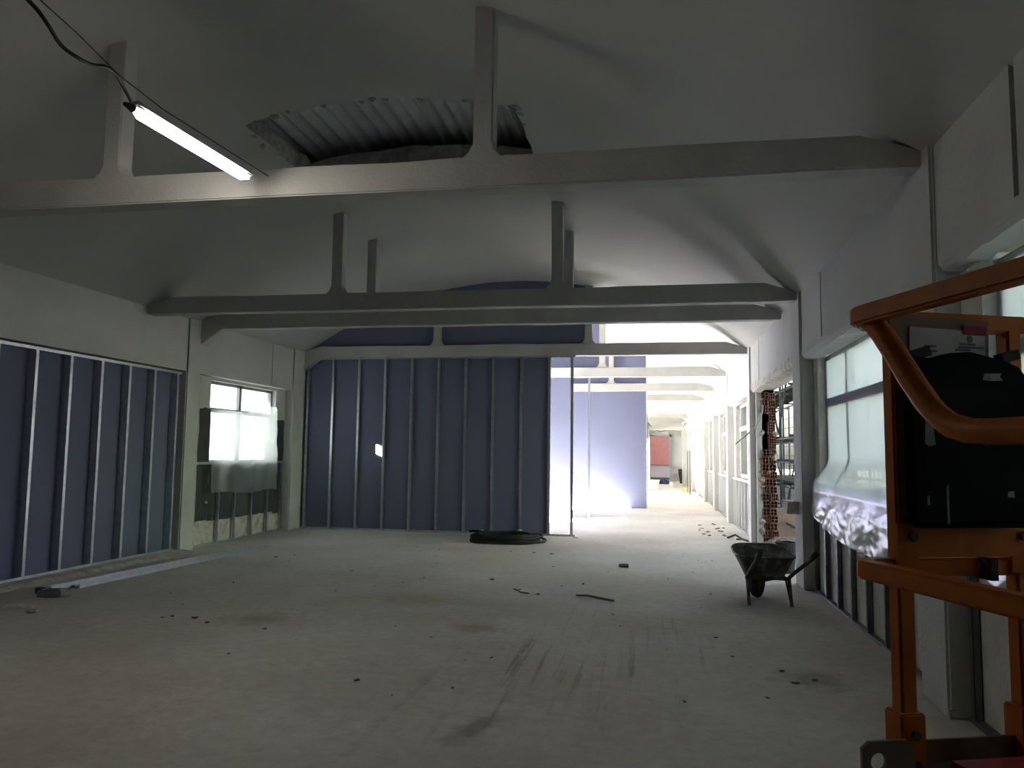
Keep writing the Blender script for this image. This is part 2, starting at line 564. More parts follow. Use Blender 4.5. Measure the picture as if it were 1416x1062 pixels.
# ------------------------------------------------------------------ left wall
wl = MB()
lcuts = [Y0, 14.12, 18.46, 22.9, 27.2, Y1]
for a, b in zip(lcuts[:-1], lcuts[1:]):
    wl.box(XL - 0.10, XL - 0.02, a + (0.012 if a != Y0 else 0), b - 0.012, ZL, 3.80)
wl.box(-7.68, XL - 0.09, Y0, Y1, ZL, ZW)
wall_left = wl.build('wall_left', 'plaster', base=(-7.5, 0, 0)); struct(wall_left)
COLS_L = [(5.2, 5.9), (11.28, 11.66), (15.02, 15.70), (19.7, 20.2), (24.1, 24.6)]
for (a, b) in COLS_L:
    c = MB().box(-7.68, XL, a, b, 0, 3.74).build('column', 'plaster', bevel=0.02); struct(c)
    MB().box(-7.66, XL - 0.005, a + 0.01, b - 0.01, 0.0, 0.05).jitter(0.025, 9, a + 3).build('column_foot', 'rough', c)
struct(B(-7.68, XL - 0.02, Y0, 5.2, 0, ZL).build('wall_left_rear', 'plaster'))
struct(B(-7.68, -7.47, 5.9, 11.28, 0, ZL).build('wall_left_behind_panels', 'rough'))
for a, b in ((28.6, 29.1), (33.0, 33.5), (37.4, 38.0), (42.0, 42.5), (46.3, 46.8), (50.6, Y1)):
    struct(B(-7.68, -7.3, a, b, 0, ZL).build('wall_left_far', 'plaster'))
struct(B(-7.68, -7.35, 24.6, 50.6, 0, 0.9).build('wall_left_parapet', 'plaster'))
struct(B(-7.68, -7.35, 15.56, 19.7, 0, 0.3).build('wall_left_parapet', 'plaster'))
struct(B(-7.68, -7.35, 20.2, 24.1, 0, 0.3).build('wall_left_parapet', 'plaster'))
# rear and far end walls (closing the hall)
struct(B(-7.68, 2.25, Y0 - 0.2, Y0, 0, 6.0).build('wall_rear', 'plaster'))
fe = MB()
fe.box(-7.68, -0.25, Y1 - 1.0, Y1 - 0.75, 0, 5.7).box(-0.25, 2.25, Y1 - 1.0, Y1 - 0.75, 2.95, 5.7).box(1.2, 2.25, Y1 - 1.0, Y1 - 0.75, 0, 2.95)
struct(fe.build('wall_far', 'plaster'))


# ------------------------------------------------------------------ tie beams with hangers
def tie_beam(y, haunch=False, d=0.2):
    n = 22
    x0, x1 = XL - 0.03, XR + 0.03
    top, bot = [], []
    for i in range(n + 1):
        x = x0 + (x1 - x0) * i / n
        zt = min(ZT + noise.noise(Vector((x * 1.3, y, 0))) * 0.012 + noise.noise(Vector((x * 6, y, 4))) * 0.006, zv(x) + 0.03)
        zb = ZB + noise.noise(Vector((x * 1.1, y, 8))) * 0.010
        top.append((x, zt)); bot.append((x, zb))
    if haunch:
        bot = [(XL - 0.02, 3.31), (-6.90, ZB)] + [p for p in bot if p[0] > -6.85]
    bm_ = MB()
    out = bot + top[::-1]
    o = bm_.xz(out, y, y + d).build('tie_beam', 'beam', bevel=0.012); struct(o)
    for hx in (-4.38, -1.25):
        w = 0.075
        zz = zv(hx) + 0.05
        ol = [(hx - w - 0.10, ZT - 0.02), (hx + w + 0.10, ZT - 0.02), (hx + w + 0.03, ZT + 0.045), (hx + w, ZT + 0.11), (hx + w, zz), (hx - w, zz), (hx - w, ZT + 0.11), (hx - w - 0.03, ZT + 0.045)]
        MB().xz(ol, y + 0.012, y + d - 0.012).build('hanger', 'beam', o, bevel=0.01)
    return o


BEAMS = [(1.0, 0), (5.55, 0), (10.23, 0), (11.61, 1), (15.49, 1), (19.83, 0), (24.3, 0), (28.6, 0), (33.0, 0), (37.3, 0), (41.6, 0), (46.0, 0)]
for y, h in BEAMS:
    tie_beam(y, bool(h))


# ------------------------------------------------------------------ drywall partitions
def c_stud_y(mb, x, y, z0, z1, depth, w=0.05, t=0.004, side=1):
    """C profile standing up: flange facing -y at y, web towards +y"""
    mb.box(x, x + side * w, y, y + t, z0, z1)
    mb.box(x, x + side * t, y, y + depth, z0, z1)
    mb.box(x, x + side * w, y + depth - t, y + depth, z0, z1)
    mb.box(x + side * (w - t), x + side * w, y, y + 0.012, z0, z1)


def partition(y, x_end, label, back, extra_stud=True, upto=None):
    """blue boarded partition standing under and above a tie beam"""
    root = thing('drywall_partition', ((XL + x_end) / 2, y, 0), label, 'partition')
    yb = y + 0.075
    # boards under the beam: one for each 1.15 m, and above the beam
    sp = [-7.22, -6.66, -6.085, -5.51, -4.935, -4.36, -3.785, -3.21, -2.63, -2.06]
    edges = [XL + 0.0, -6.06, -4.91, -3.76, -2.61, x_end]
    for a, b in zip(edges[:-1], edges[1:]):
        if a >= x_end: break
        o = [(a + 0.001, 0.0), (b - 0.001, 0.0), (b - 0.001, ZB), (a + 0.001, ZB)]
        if a < -7.0:
            o = [(a, 0.0), (b - 0.001, 0.0), (b - 0.001, ZB), (-6.92, ZB), (XL, 3.3)]
        MB().xz(o, yb, yb + 0.025).build('panel', 'blue', root)
    # infill above the beam between hangers, trimmed to the vault
    xe = upto if upto is not None else -1.32
    def infill(a, b):
        n = 14
        pts = [(a, ZT - 0.03), (b, ZT - 0.03)]
        for i in range(n + 1):
            x = b + (a - b) * i / n
            pts.append((x, max(zv(x) - 0.001, ZT - 0.03)))
        MB().xz(pts, yb + 0.03, yb + 0.055).build('infill_panel', 'blue', root)
    infill(-7.15, -4.38); infill(-4.38, -1.25 if xe < -1 else -1.25)
    if xe > -1: infill(-1.25, xe)
    if back:
        for i, x in enumerate(sp):
            zt = ZB if x > -6.9 else 3.34
            m = MB(); c_stud_y(m, x, y + 0.002, 0.0, zt - 0.01, 0.073)
            m.build('stud', 'steel', root)
        MB().box(XL, -1.5, y - 0.004, y + 0.079, 0.0, 0.006).box(XL, -1.5, y - 0.006, y - 0.002, 0.0, 0.04).build('floor_track', 'steel', root)
        MB().box(-6.9, -1.5, y - 0.004, y + 0.079, ZB - 0.008, ZB - 0.002).box(-6.9, -1.5, y - 0.006, y - 0.002, ZB - 0.04, ZB - 0.002).build('head_track', 'steel', root)
        MB().bar((XL + 0.01, y + 0.035, 3.305), (-6.9, y + 0.035, ZB - 0.012), 0.085, 0.02).build('haunch_track', 'steel', root)
    if extra_stud:
        m = MB(); c_stud_y(m, -1.60, y + 0.002, 0.0, ZB - 0.01, 0.073)
        m.build('stud', 'steel', root)
    return root


p4 = partition(15.52, -2.04, 'dark blue boarded partition with exposed steel studs, cable coil lying before it', True)
p5 = partition(19.86, -2.02, 'blue boarded partition seen through the gap beside the studded partition', False)
MB().box(-2.0, -1.46, 19.85, 19.94, 0, 0.006).build('floor_track', 'steel', p5)
p6 = partition(24.34, -0.19, 'pale sunlit lilac blue partition beside the long corridor', False, extra_stud=False, upto=-0.19)
MB().box(-0.192, -0.16, 24.40, 24.52, 0, 4.55).build('end_stud', 'steel', p6)

# studded lining on the left wall
ll = thing('wall_lining', (-7.4, 8.6, 0), 'blue boarded wall lining with bright vertical steel studs along the side wall', 'partition')
for k, (a, b) in enumerate(((5.9, 6.55), (6.55, 7.7), (7.7, 8.85), (8.85, 10.0), (10.0, 11.28))):
    B(-7.465, -7.44, a + 0.001, b - 0.001, 0.05, 2.83).build('panel', 'blue', ll)
for y in (5.92, 6.5, 7.075, 7.65, 8.225, 8.80, 9.375, 9.95, 10.525, 11.10):
    m = MB()
    m.box(-7.334, -7.33, y, y + 0.05, 0.06, 2.82)
    m.box(-7.44, -7.33, y, y + 0.004, 0.06, 2.82)
    m.box(-7.44, -7.436, y, y + 0.05, 0.06, 2.82)
    m.box(-7.345, -7.33, y + 0.046, y + 0.05, 0.06, 2.82)
    m.build('stud', 'steel', ll)
MB().box(-7.445, -7.325, 5.9, 11.2, 2.815, 2.821).box(-7.328, -7.324, 5.9, 11.2, 2.785, 2.821).build('head_track', 'steel', ll)
MB().box(-7.445, -7.325, 5.9, 11.2, 0.05, 0.056).box(-7.328, -7.324, 5.9, 11.2, 0.05, 0.085).build('floor_track', 'steel', ll)
kb = MB()
def kerb_fn(u, v):
    y = 5.9 + 5.45 * u
    q = noise.noise(Vector((y * 3.1, v * 3, 2))) * 0.03 + noise.noise(Vector((y * 11, v * 3, 6))) * 0.018
    pts = [(-7.45, 0.045), (-7.30, 0.05), (-7.17, 0.04), (-7.10, 0.012), (-7.04, -0.01)]
    p = pts[min(int(v * 4 + .5), 4)]
    return (p[0] + q * (1 if v > 0.1 else 0), y, p[1] + q * 0.4 * (1 if v < 0.9 else 0))
kb.grid(90, 4, kerb_fn)
struct(kb.build('kerb', 'rough'))

# ------------------------------------------------------------------ left window bay
wb = MB()
wx0, wx1 = -7.68, -7.45
wy0, wy1, wz0, wz1 = 12.25, 14.62, 1.37, 2.80
wb.box(wx0, wx1, 11.66, wy0, 0, ZL).box(wx0, wx1, wy1, 15.02, 0, ZL).box(wx0, wx1, wy0, wy1, 0, wz0).box(wx0, wx1, wy0, wy1, wz1, ZL)
bay = wb.build('wall_left_window_bay', 'plaster'); struct(bay)
def patch(name, mt, ya, yb, za, zb, parent, x=-7.449, th=0.012, amp=0.03, seed=0):
    m = MB(); n = 14
    def fn(u, v):
        y = ya + (yb - ya) * u; z = za + (zb - za) * v
        if v in (0, 1): z += noise.noise(Vector((y * 5, seed, v))) * amp
        if u in (0, 1): y += noise.noise(Vector((z * 5, seed + 4, u))) * amp
        return (x + th, y, z)
    m.grid(n, 10, fn)
    return m.build(name, mt, parent)
patch('bitumen_patch', 'bitumen', 11.92, 12.27, 0.42, 2.30, bay, seed=1)
patch('bitumen_patch', 'bitumen', 12.27, 14.62, 0.40, 1.36, bay, seed=2)
patch('bitumen_patch', 'bitumen', 14.62, 14.99, 0.36, 2.22, bay, seed=3)
patch('rough_base', 'rough', 11.68, 15.0, 0.0, 0.45, bay, th=0.006, seed=4)
patch('rough_edge', 'rough', 11.67, 11.93, 0.0, 2.84, bay, th=0.010, seed=5)
for y in (12.52, 13.06, 13.66, 14.27, 14.85):
    m = MB(); m.box(-7.385, -7.381, y, y + 0.05, 0.0, 1.36); m.box(-7.43, -7.381, y, y + 0.004, 0.0, 1.36); m.box(-7.43, -7.426, y, y + 0.05, 0.0, 1.36)
    m.build('stud', 'steel', bay)
B(-7.435, -7.375, 11.7, 15.0, 1.36, 1.40).build('sill_track', 'steel', bay)
B(-7.435, -7.375, 11.7, 15.0, 0.0, 0.035).build('floor_track', 'steel', bay)
w1 = thing('window_1', (-7.6, 13.4, 1.37), None, None); struct(w1)
def frame_bar(root, *a, mt='frame', nm='frame_bar'):
    B(*a).build(nm, mt, root)
fx0, fx1 = -7.60, -7.54
frame_bar(w1, fx0, fx1, wy0, wy0 + 0.06, wz0, wz1); frame_bar(w1, fx0, fx1, wy1 - 0.06, wy1, wz0, wz1)
frame_bar(w1, fx0, fx1, wy0, wy1, wz0, wz0 + 0.06); frame_bar(w1, fx0, fx1, wy0, wy1, wz1 - 0.05, wz1)
frame_bar(w1, fx0, fx1, wy0, wy1, 2.26, 2.34); frame_bar(w1, fx0, fx1, 13.36, 13.44, wz0, wz1)
for (a, b, c, d) in ((wy0 + .06, 13.36, 2.34, 2.75), (13.44, wy1 - .06, 2.34, 2.75), (wy0 + .06, 13.36, 1.43, 2.26), (13.44, wy1 - .06, 1.43, 2.26)):
    B(-7.575, -7.569, a, b, c, d).build('pane', 'glass', w1)
# outer film over the left window, with a torn gap near the top edge
of = MB()
for (a, b, c, d) in ((12.1, 14.38, 1.2, 2.84), (14.38, 14.52, 1.2, 2.34), (14.38, 14.52, 2.60, 2.84), (14.52, 14.75, 1.2, 2.84)):
    nu, nv = max(1, int((b - a) / .12)), max(1, int((d - c) / .12))
    of.grid(nu, nv, lambda u, v: (-7.69 + noise.noise(Vector(((a + (b - a) * u) * 3, (c + (d - c) * v) * 2, 0))) * 0.012, a + (b - a) * u, c + (d - c) * v))
tag(of.build('plastic_sheet', 'filmouter', smooth=True), 'taut outer plastic sheet glowing behind the upper panes of the sunlit window', 'plastic sheet')
cf = MB()
def curtain(u, v):
    y = 12.13 + 2.34 * u + noise.noise(Vector((u * 3, v * 2, 7))) * 0.03
    top = 2.30 if u < 0.52 else 2.46
    bot = 0.87 + 0.02 * math.sin(u * 9) - 0.03 * u
    z = top + (bot - top) * v
    fold = 0.03 * math.sin(u * 26 + v * 2) * v + 0.05 * math.exp(-((u - 0.58) / 0.06) ** 2) + noise.noise(Vector((u * 8, v * 6, 1))) * 0.03
    return (-7.34 + fold + 0.04 * v, y, z)
cf.grid(60, 36, curtain)
tag(cf.build('plastic_sheet', 'filmclear', smooth=True), 'thin plastic sheet hanging from the transom of the sunlit window over low studs', 'plastic sheet')
MB().lathe([(0.001, -0.03), (0.022, -0.02), (0.03, 0), (0.022, 0.02), (0.001, 0.03)], (-7.42, 12.2, 0.72), 'x', 10).build('foam_blob', 'debrispale', bay, smooth=True)


# ------------------------------------------------------------------ right window bays
def right_bay(a, b, name_n, sill=1.22, film=True, studs=True, wy=None, mulls=(), mt='insul', frame='frame'):
    """parapet with studs, masonry jambs, window frame"""
    par = MB().box(1.97, 2.25, a, b, 0, sill - 0.02).build('parapet', mt); struct(par)
    ja, jb = wy
    MB().box(1.96, 2.25, a, ja, sill - 0.02, ZL).build('jamb', 'insul', par)
    MB().box(1.96, 2.25, jb, b, sill - 0.02, ZL).build('jamb', 'insul', par)
    MB().box(1.91, 2.25, a, b, sill - 0.05, sill).jitter(0.006, 8, a).build('sill', 'plaster', par)
    if studs:
        n = int((b - a) / 0.575)
        for k in range(n + 1):
            y = b - 0.04 - 0.05 - k * 0.575
            if y < a: break
            m = MB(); m.box(1.918, 1.922, y, y + 0.05, 0.0, sill - 0.06); m.box(1.918, 1.965, y, y + 0.004, 0.0, sill - 0.06); m.box(1.961, 1.965, y, y + 0.05, 0, sill - 0.06)
            m.build('stud', 'shadedsteel' if b < 12 else 'whiteframe', par)
        MB().box(1.915, 1.968, a, b, 0.0, 0.03).build('floor_track', 'shadedsteel', par)
    w = thing('window_%d' % name_n, (2.1, (ja + jb) / 2, sill), None, None); struct(w)
    x0, x1 = 2.06, 2.12
    frame_bar(w, x0, x1, ja, ja + 0.07, sill, ZL - 0.05, mt=frame); frame_bar(w, x0, x1, jb - 0.07, jb, sill, ZL - 0.05, mt=frame)
    frame_bar(w, x0, x1, ja, jb, sill, sill + 0.08, mt=frame); frame_bar(w, x0, x1, ja, jb, ZL - 0.10, ZL - 0.04, mt=frame)
    frame_bar(w, x0 - 0.01, x1, ja, jb, 2.20, 2.30, mt=frame)
    for my in mulls: frame_bar(w, x0 - 0.005, x1, my - 0.035, my + 0.035, sill, ZL - 0.05, mt=frame)
    ed = [ja + 0.035] + list(mulls) + [jb - 0.035]
    for p, q in zip(ed[:-1], ed[1:]):
        for (c, d) in ((sill + 0.08, 2.20), (2.30, ZL - 0.10)):
            B(2.088, 2.094, p + 0.035, q - 0.035, c, d).build('pane', 'glass', w)
    return par


right_bay(1.05, 5.4, 2, wy=(1.35, 5.08), mulls=(2.28, 3.2, 4.15))
right_bay(5.9, 10.1, 3, wy=(6.2, 9.85), mulls=(7.3, 8.82))
for k, (n, mull) in enumerate(((4, 1), (5, 1), (6, 1), (7, 1), (8, 1))):
    a, b = COLS_R[3 + k][1], COLS_R[4 + k][0]
    right_bay(a, b, n, sill=1.12, wy=(a + 0.9 if k == 0 else a + 0.5, b - 0.35), mulls=((a + b) / 2 + 0.2,), mt='plaster', frame='whiteframe')
a, b = COLS_R[8][1], 50.9
struct(B(1.97, 2.25, a, b, 0, 1.1).build('parapet', 'plaster'))


def right_film(name, ya, yb, sag, label, seed):
    m = MB()
    def fn(u, v):
        y = ya + (yb - ya) * u
        bot = sag(u)
        z = 2.79 + (bot - 2.79) * v
        x = 2.045
        if z < 1.60:
            k = min(1, (1.60 - z) / 0.34)
            k = k * k * (3 - 2 * k)
            x = 2.045 - 0.150 * k
        low = max(0, min(1, (1.2 - z) / 0.15))
        sw = y * 7 + z * 11 + 2.5 * noise.noise(Vector((y * 1.6, z * 2.5, seed)))
        cr = 0.016 * math.sin(sw) * noise.noise(Vector((y * 1.3, z * 1.7, seed + 2))) * 2 + noise.noise(Vector((y * 9 + z * 5, z * 13 - y * 4, seed))) * 0.0055
        up = noise.noise(Vector((y * 2.2, z * 0.8, seed + 7))) * 0.012 + 0.0025 * math.sin(y * 17 + 2 * noise.noise(Vector((y, z, 2)))) * (0.3 + abs(u - .5))
        return (x - (cr + 0.012) * low + up * (1 - low), y + cr * 0.6 * low, z)
    m.grid(110, 52, lambda u, v: fn(u, v * (2.79 - 1.22) / (2.79 - sag(u))))
    o = tag(m.build(name, 'film', smooth=True), label, 'plastic sheet')
    h = MB().grid(110, 40, lambda u, v: fn(u, (2.79 - 1.22) / (2.79 - sag(u)) + v * (1 - (2.79 - 1.22) / (2.79 - sag(u)))))
    h.build('hem', 'hem', o, smooth=True)
    return o


right_film('plastic_sheet', 6.05, 9.98, lambda u: 0.78 + 0.16 * u ** 5 - 0.05 * math.sin(u * math.pi), 'crumpled translucent plastic sheet over the window bay beside the wheelbarrow', 1.0)
right_film('plastic_sheet', 1.2, 5.14, lambda u: 0.92 - 0.12 * math.sin(u * math.pi), 'translucent plastic sheet over the window behind the orange lift', 5.0)

# ------------------------------------------------------------------ broken open bay with hollow bricks
jb = MB().box(1.98, 2.24, 15.2, 15.34, 0, ZL).build('wall_right_broken_jamb', 'mortar'); struct(jb)


def hollow_brick(w, d, h, cols, rows):
    """brick whose -y face shows its holes; origin at the centre of the base"""
    m = MB()
    tk = 0.008
    cw = (w - tk * (cols + 1)) / cols
    rh = (h - tk * (rows + 1)) / rows
    xs_ = []; zs_ = []
    for c in range(cols): xs_ += [tk + c * (cw + tk), tk + c * (cw + tk) + cw]
    for r in range(rows): zs_ += [tk + r * (rh + tk), tk + r * (rh + tk) + rh]
    X = [0] + xs_ + [w]; Z = [0] + zs_ + [h]
    for i in range(len(X) - 1):
        for j in range(len(Z) - 1):
            hole = i % 2 == 1 and j % 2 == 1
            p = [(X[i], 0, Z[j]), (X[i + 1], 0, Z[j]), (X[i + 1], 0, Z[j + 1]), (X[i], 0, Z[j + 1])]
            if hole:
                q = [(x, d * 0.9, z) for x, y, z in p]
                m.add(p + q, [(0, 1, 5, 4), (1, 2, 6, 5), (2, 3, 7, 6), (3, 0, 4, 7), (4, 5, 6, 7)])
            else:
                m.add(p, [(0, 1, 2, 3)])
    m.add([(0, 0, 0), (w, 0, 0), (w, d, 0), (0, d, 0), (0, 0, h), (w, 0, h), (w, d, h), (0, d, h)], [(0, 3, 2, 1), (4, 5, 6, 7), (1, 2, 6, 5), (3, 0, 4, 7), (2, 3, 7, 6)])
    me = bpy.data.meshes.new('brick')
    me.from_pydata([p - Vector((w / 2, 0, 0)) for p in m.v], [], m.f)
    me.materials.append(MATS['terracotta'])
    return me


bricks = [hollow_brick(0.125, 0.2, 0.12, 2, 2), hollow_brick(0.125, 0.2, 0.245, 3, 5), hollow_brick(0.125, 0.2, 0.12, 3, 2)]
jl = world_loc(jb)
random.seed(11)
for colx in (2.045, 2.178):
    z = 0.01
    k = 0
    while z < 2.7:
        if 1.7 < z < 2.4 and random.random() < 0.5:
            me, h = bricks[1], 0.255
        else:
            me, h = bricks[random.choice((0, 2))], 0.13
        if z + h > ZL: break
        if not (colx < 2.1 and z > 1.25 and random.random() < 0.45):
            o = bpy.data.objects.new('brick', me)
            COL.objects.link(o); o.parent = jb
            o.location = Vector((colx + random.uniform(-.012, .012), 15.02 + random.uniform(-0.05, 0.06), z)) - jl
            o.rotation_euler = (0, 0, random.uniform(-0.12, 0.12))
        z += h + 0.004
for k in range(16):
    z = random.uniform(0.05, 2.75); x = random.choice((1.975, 1.985, 2.11, 2.11, 2.22))
    s = random.uniform(0.03, 0.07)
    MB().lathe([(0.001, -s), (s * .7, -s * .6), (s, 0), (s * .6, s * .7), (0.001, s)], (x, 15.08, z), 'z', 8).jitter(s * 0.7, 12, k).build('mortar_lump', 'mortar', jb)
# plaster margin between the column and the bricks
struct(MB().box(1.90, 1.99, 15.06, 15.24, 0, ZL).jitter(0.012, 7, 3).build('wall_right_plaster_margin', 'plaster'))
# concrete sill stub left on the column, low outside wall, rubble heap
tag(MB().box(1.66, 1.93, 10.32, 10.72, 0.90, 1.06).jitter(0.025, 6, 2).build('sill_stub', 'rough', bevel=0.01), 'broken concrete sill stub jutting from the column above the wheelbarrow', 'rubble')
ow = B(2.3, 4.45, 17.0, 17.3, -0.12, 0.55).build('garden_wall', 'pinkwall', bevel=0.01)
tag(ow, 'low pinkish brown masonry wall outside the broken opening', 'wall')
struct(B(2.25, 3.6, 10.6, 24.0, -0.12, -0.02).build('pavement', 'rough'))
rb = MB()
def heap(u, v):
    x = 1.72 + 0.78 * u; y = 13.5 + 1.50 * v
    h = 0.17 * math.exp(-((u - 0.62) / 0.38) ** 2 - ((v - 0.75) / 0.40) ** 2)
    h += 0.06 * noise.noise(Vector((x * 9, y * 9, 0))) + 0.03 * noise.noise(Vector((x * 23, y * 23, 0)))
    e = min(u, 1 - u, v, 1 - v) * 6
    return (x, y, max(-0.005, min(1, e) * h + (min(1, e) - 1) * 0.02))
rb.grid(36, 40, heap)
tag(rb.build('rubble_heap', 'rubble'), 'heap of brick rubble and dust at the foot of the broken brick jamb', 'rubble', kind='stuff')
bk = thing('bucket', (1.84, 11.6, 0.0), 'dark mortar bucket standing in the opening behind the wheelbarrow', 'bucket')
MB().lathe([(0.105, 0.0), (0.14, 0.40), (0.150, 0.40), (0.150, 0.425), (0.132, 0.425), (0.10, 0.015), (0.001, 0.015), (0.001, 0.0)], (1.84, 11.6, 0.0), 'z', 24).build('body', 'rubber', bk, smooth=False)
MB().tube([(1.84 + 0.145 * math.cos(t_), 11.6, 0.41 + 0.06 * math.sin(t_)) for t_ in [math.pi * i / 12 for i in range(13)]], 0.004, 6).build('handle', 'darkmetal', bk)
# white flexible hose hanging off the column
ho = MB().tube([(1.98, 15.0, 2.62), (2.0, 14.98, 2.55), (1.99, 14.96, 2.42), (1.95, 14.95, 2.28), (1.86, 14.95, 2.14), (1.74, 14.95, 2.03), (1.62, 14.95, 1.93), (1.50, 14.95, 1.83)], 0.014, 8).build('conduit_pipe', 'greypvc', smooth=True)
tag(ho, 'bent pale grey conduit pipe sticking out of the broken brick jamb', 'pipe')

# ------------------------------------------------------------------ scaffold outside the opening
sc_ = thing('scaffold', (3.2, 20.0, -0.1), 'grey tube scaffold with plank decks standing outside the broken opening', 'scaffold')
for y in (15.8, 17.8, 19.8, 21.8, 23.8, 25.8):
    for x in (2.75, 3.75):
        MB().tube([(x, y, -0.1), (x, y, 6.2)], 0.028, 8).build('standard', 'scaffold', sc_)
        B(x - .07, x + .07, y - .07, y + .07, -0.12, -0.11).build('base_plate', 'scaffold', sc_)
for z in (0.25, 1.0, 1.5, 2.0, 3.0, 3.9, 4.9):
    for x in (2.75, 3.75):
        MB().tube([(x - 0.03, 15.5, z), (x - 0.03, 26.1, z)], 0.022, 8).build('ledger', 'scaffold', sc_)
    for y in (15.8, 17.8, 19.8, 21.8, 23.8, 25.8):
        MB().tube([(2.6, y + 0.04, z + 0.03), (3.9, y + 0.04, z + 0.03)], 0.022, 8).build('transom', 'scaffold', sc_)
for i, y in enumerate((15.8, 17.8, 19.8, 21.8, 23.8)):
    za, zb = (0.1, 1.95) if i % 2 == 0 else (1.95, 0.1)
    MB().tube([(3.8, y, za), (3.8, y + 2, zb)], 0.022, 8).build('brace', 'scaffold', sc_)
    MB().tube([(2.7, y, zb + 2), (2.7, y + 2, za + 2)], 0.022, 8).build('brace', 'scaffold', sc_)
for z in (1.06, 3.06):
    for x in (2.95, 3.22, 3.49):
        B(x - .12, x + .12, 15.6, 26.0, z, z + 0.045).build('plank', 'rubber', sc_)

wf = thing('wire_fence', (4.6, 22.0, -0.12), 'dark wire grid fence outside beyond the scaffold', 'fence')
for k in range(9):
    MB().tube([(4.6, 14.0 + 2 * k, -0.12), (4.6, 14.0 + 2 * k, 3.4)], 0.03, 6).build('post', 'scaffold', wf)
gm = MB()
for k in range(49): gm.box(4.594, 4.606, 13.99 + k / 3, 14.006 + k / 3, 0.0, 3.3)
for k in range(11): gm.box(4.594, 4.606, 14.0, 30.0, 0.05 + k * 0.32, 0.066 + k * 0.32)
gm.build('wire_grid', 'scaffold', wf)['kind'] = 'stuff'

# ------------------------------------------------------------------ corridor beyond the sunlit partition
cw = MB()
for (a, b) in ((24.62, 25.4), (36.5, 38.3), (40.0, 42.6), (44.2, 46.8), (48.5, 51.0)):
    cw.box(-0.42, -0.24, a, b, 0, 3.55)
cw.box(-0.42, -0.24, 24.62, 25.4, 2.5, 3.57).box(-0.42, -0.24, 36.5, 51.0, 2.5, 3.57)
struct(cw.build('wall_corridor', 'plaster'))
# portal frame and door frame at the far end
struct(MB().box(-0.24, 1.6, 43.6, 43.8, 3.0, 3.2).box(-0.26, -0.14, 43.6, 43.8, 0, 3.0).box(1.6, 1.83, 43.6, 43.8, 0, 3.2).build('portal_frame', 'plaster'))
d1 = thing('door_1', (0.5, 50.8, 0), None, None); struct(d1)
for a in ((-0.22, -0.1, 50.7, 50.95, 0, 2.95), (1.08, 1.2, 50.7, 50.95, 0, 2.95), (-0.22, 1.2, 50.7, 50.95, 2.83, 2.95)):
    B(*a).build('door_frame', 'frame', d1)
# facade opposite the far door
fa = thing('house', (1.0, 66.0, -0.1), 'red rendered house with a pale plinth seen through the far corridor door', 'building')
B(-6.0, 1.35, 64, 70, 0.9, 3.6).build('wall', 'redfacade', fa)
B(-14.0, -3.4, 55, 70, -0.12, 9.0).build('shade_block', 'redfacade', fa)  # added out of view to keep the sun off the red facade
B(-6.0, 5.0, 64.2, 70, -0.12, 0.9).build('plinth', 'plaster', fa)
B(-6.4, 5.4, 63.7, 70.3, 3.6, 3.8).build('roof_slab', 'plaster', fa)
B(1.35, 5.0, 64.1, 70, 0.9, 3.6).build('side_wall', 'plaster', fa)
for (wx, wz) in ((2.6, 1.4), (-2.2, 1.3)):
    B(wx - .4, wx + .4, 63.95, 64.05, wz, wz + 1.2).build('window', 'frame', fa)
# loose things in the corridor
bxs = thing('cement_tub', (0.05, 38.8, 0), 'pale square mortar tub on the corridor floor', 'tub')
MB().prism([(-.28, -.2), (.28, -.2), (.28, .2), (-.28, .2)], lambda p: (0.05 + p[0] * .85, 38.8 + p[1] * .85, 0), lambda p: (0.05 + p[0], 38.8 + p[1], 0.42)).build('body', 'whitepvc', bxs)
bxs2 = MB().prism([(-.30, -.22), (.30, -.22), (.30, .22), (-.30, .22)], lambda p: (0.05 + p[0], 38.8 + p[1], 0.40), lambda p: (0.05 + p[0], 38.8 + p[1], 0.44)).build('rim', 'whitepvc', bxs)
tag(MB().lathe([(0.001, 0), (0.32, 0.0), (0.40, 0.09), (0.30, 0.24), (0.12, 0.28), (0.001, 0.26)], (0.62, 46.0, 0), 'z', 14).jitter(0.09, 5, 1).build('tool_bag', 'bluebag'), 'dark blue slumped bag on the corridor floor', 'bag')
tag(MB().prism([(-.16, -.12), (.16, -.12), (.16, .12), (-.16, .12)], lambda p: (1.72 + p[0] * .7, 47.4 + p[1], 0.0), lambda p: (1.66 + p[0], 47.4 + p[1], 0.85)).jitter(0.05, 4, 4).build('rubble_sack', 'rubber'), 'black sack leaning at the corridor wall near the far door', 'sack')
tag(MB().bar((1.62, 43.0, 0.02), (1.80, 43.3, 1.0), 0.32, 0.03, up=(1, 0, 0)).build('board_offcut', 'whitepvc'), 'white board offcut leaning on the corridor wall', 'board')
tag(MB().prism([(-.2, -.14), (.2, -.14), (.18, .14), (-.18, .14)], lambda p: (1.52 + p[0], 36.6 + p[1], 0), lambda p: (1.52 + p[0] * .85, 36.6 + p[1] * .85, 0.2)).jitter(0.03, 5, 2).build('sand_bag', 'yellow'), 'small yellow bag on the corridor floor by the columns', 'bag')
cc = MB().tube([(-0.24 + 2.07 * s, 44.0 - 0.2 * s, 3.45 - 0.55 * math.sin(s * math.pi) - 0.1 * math.sin(s * 9)) for s in [i / 24 for i in range(25)]], 0.02, 6).build('hanging_cable', 'cable', smooth=True)
tag(cc, 'slack dark cable strung across the far corridor', 'cable')
tr = thing('steel_trestle', (1.62, 33.6, 0), 'thin steel trestle frame standing by the corridor windows', 'trestle')
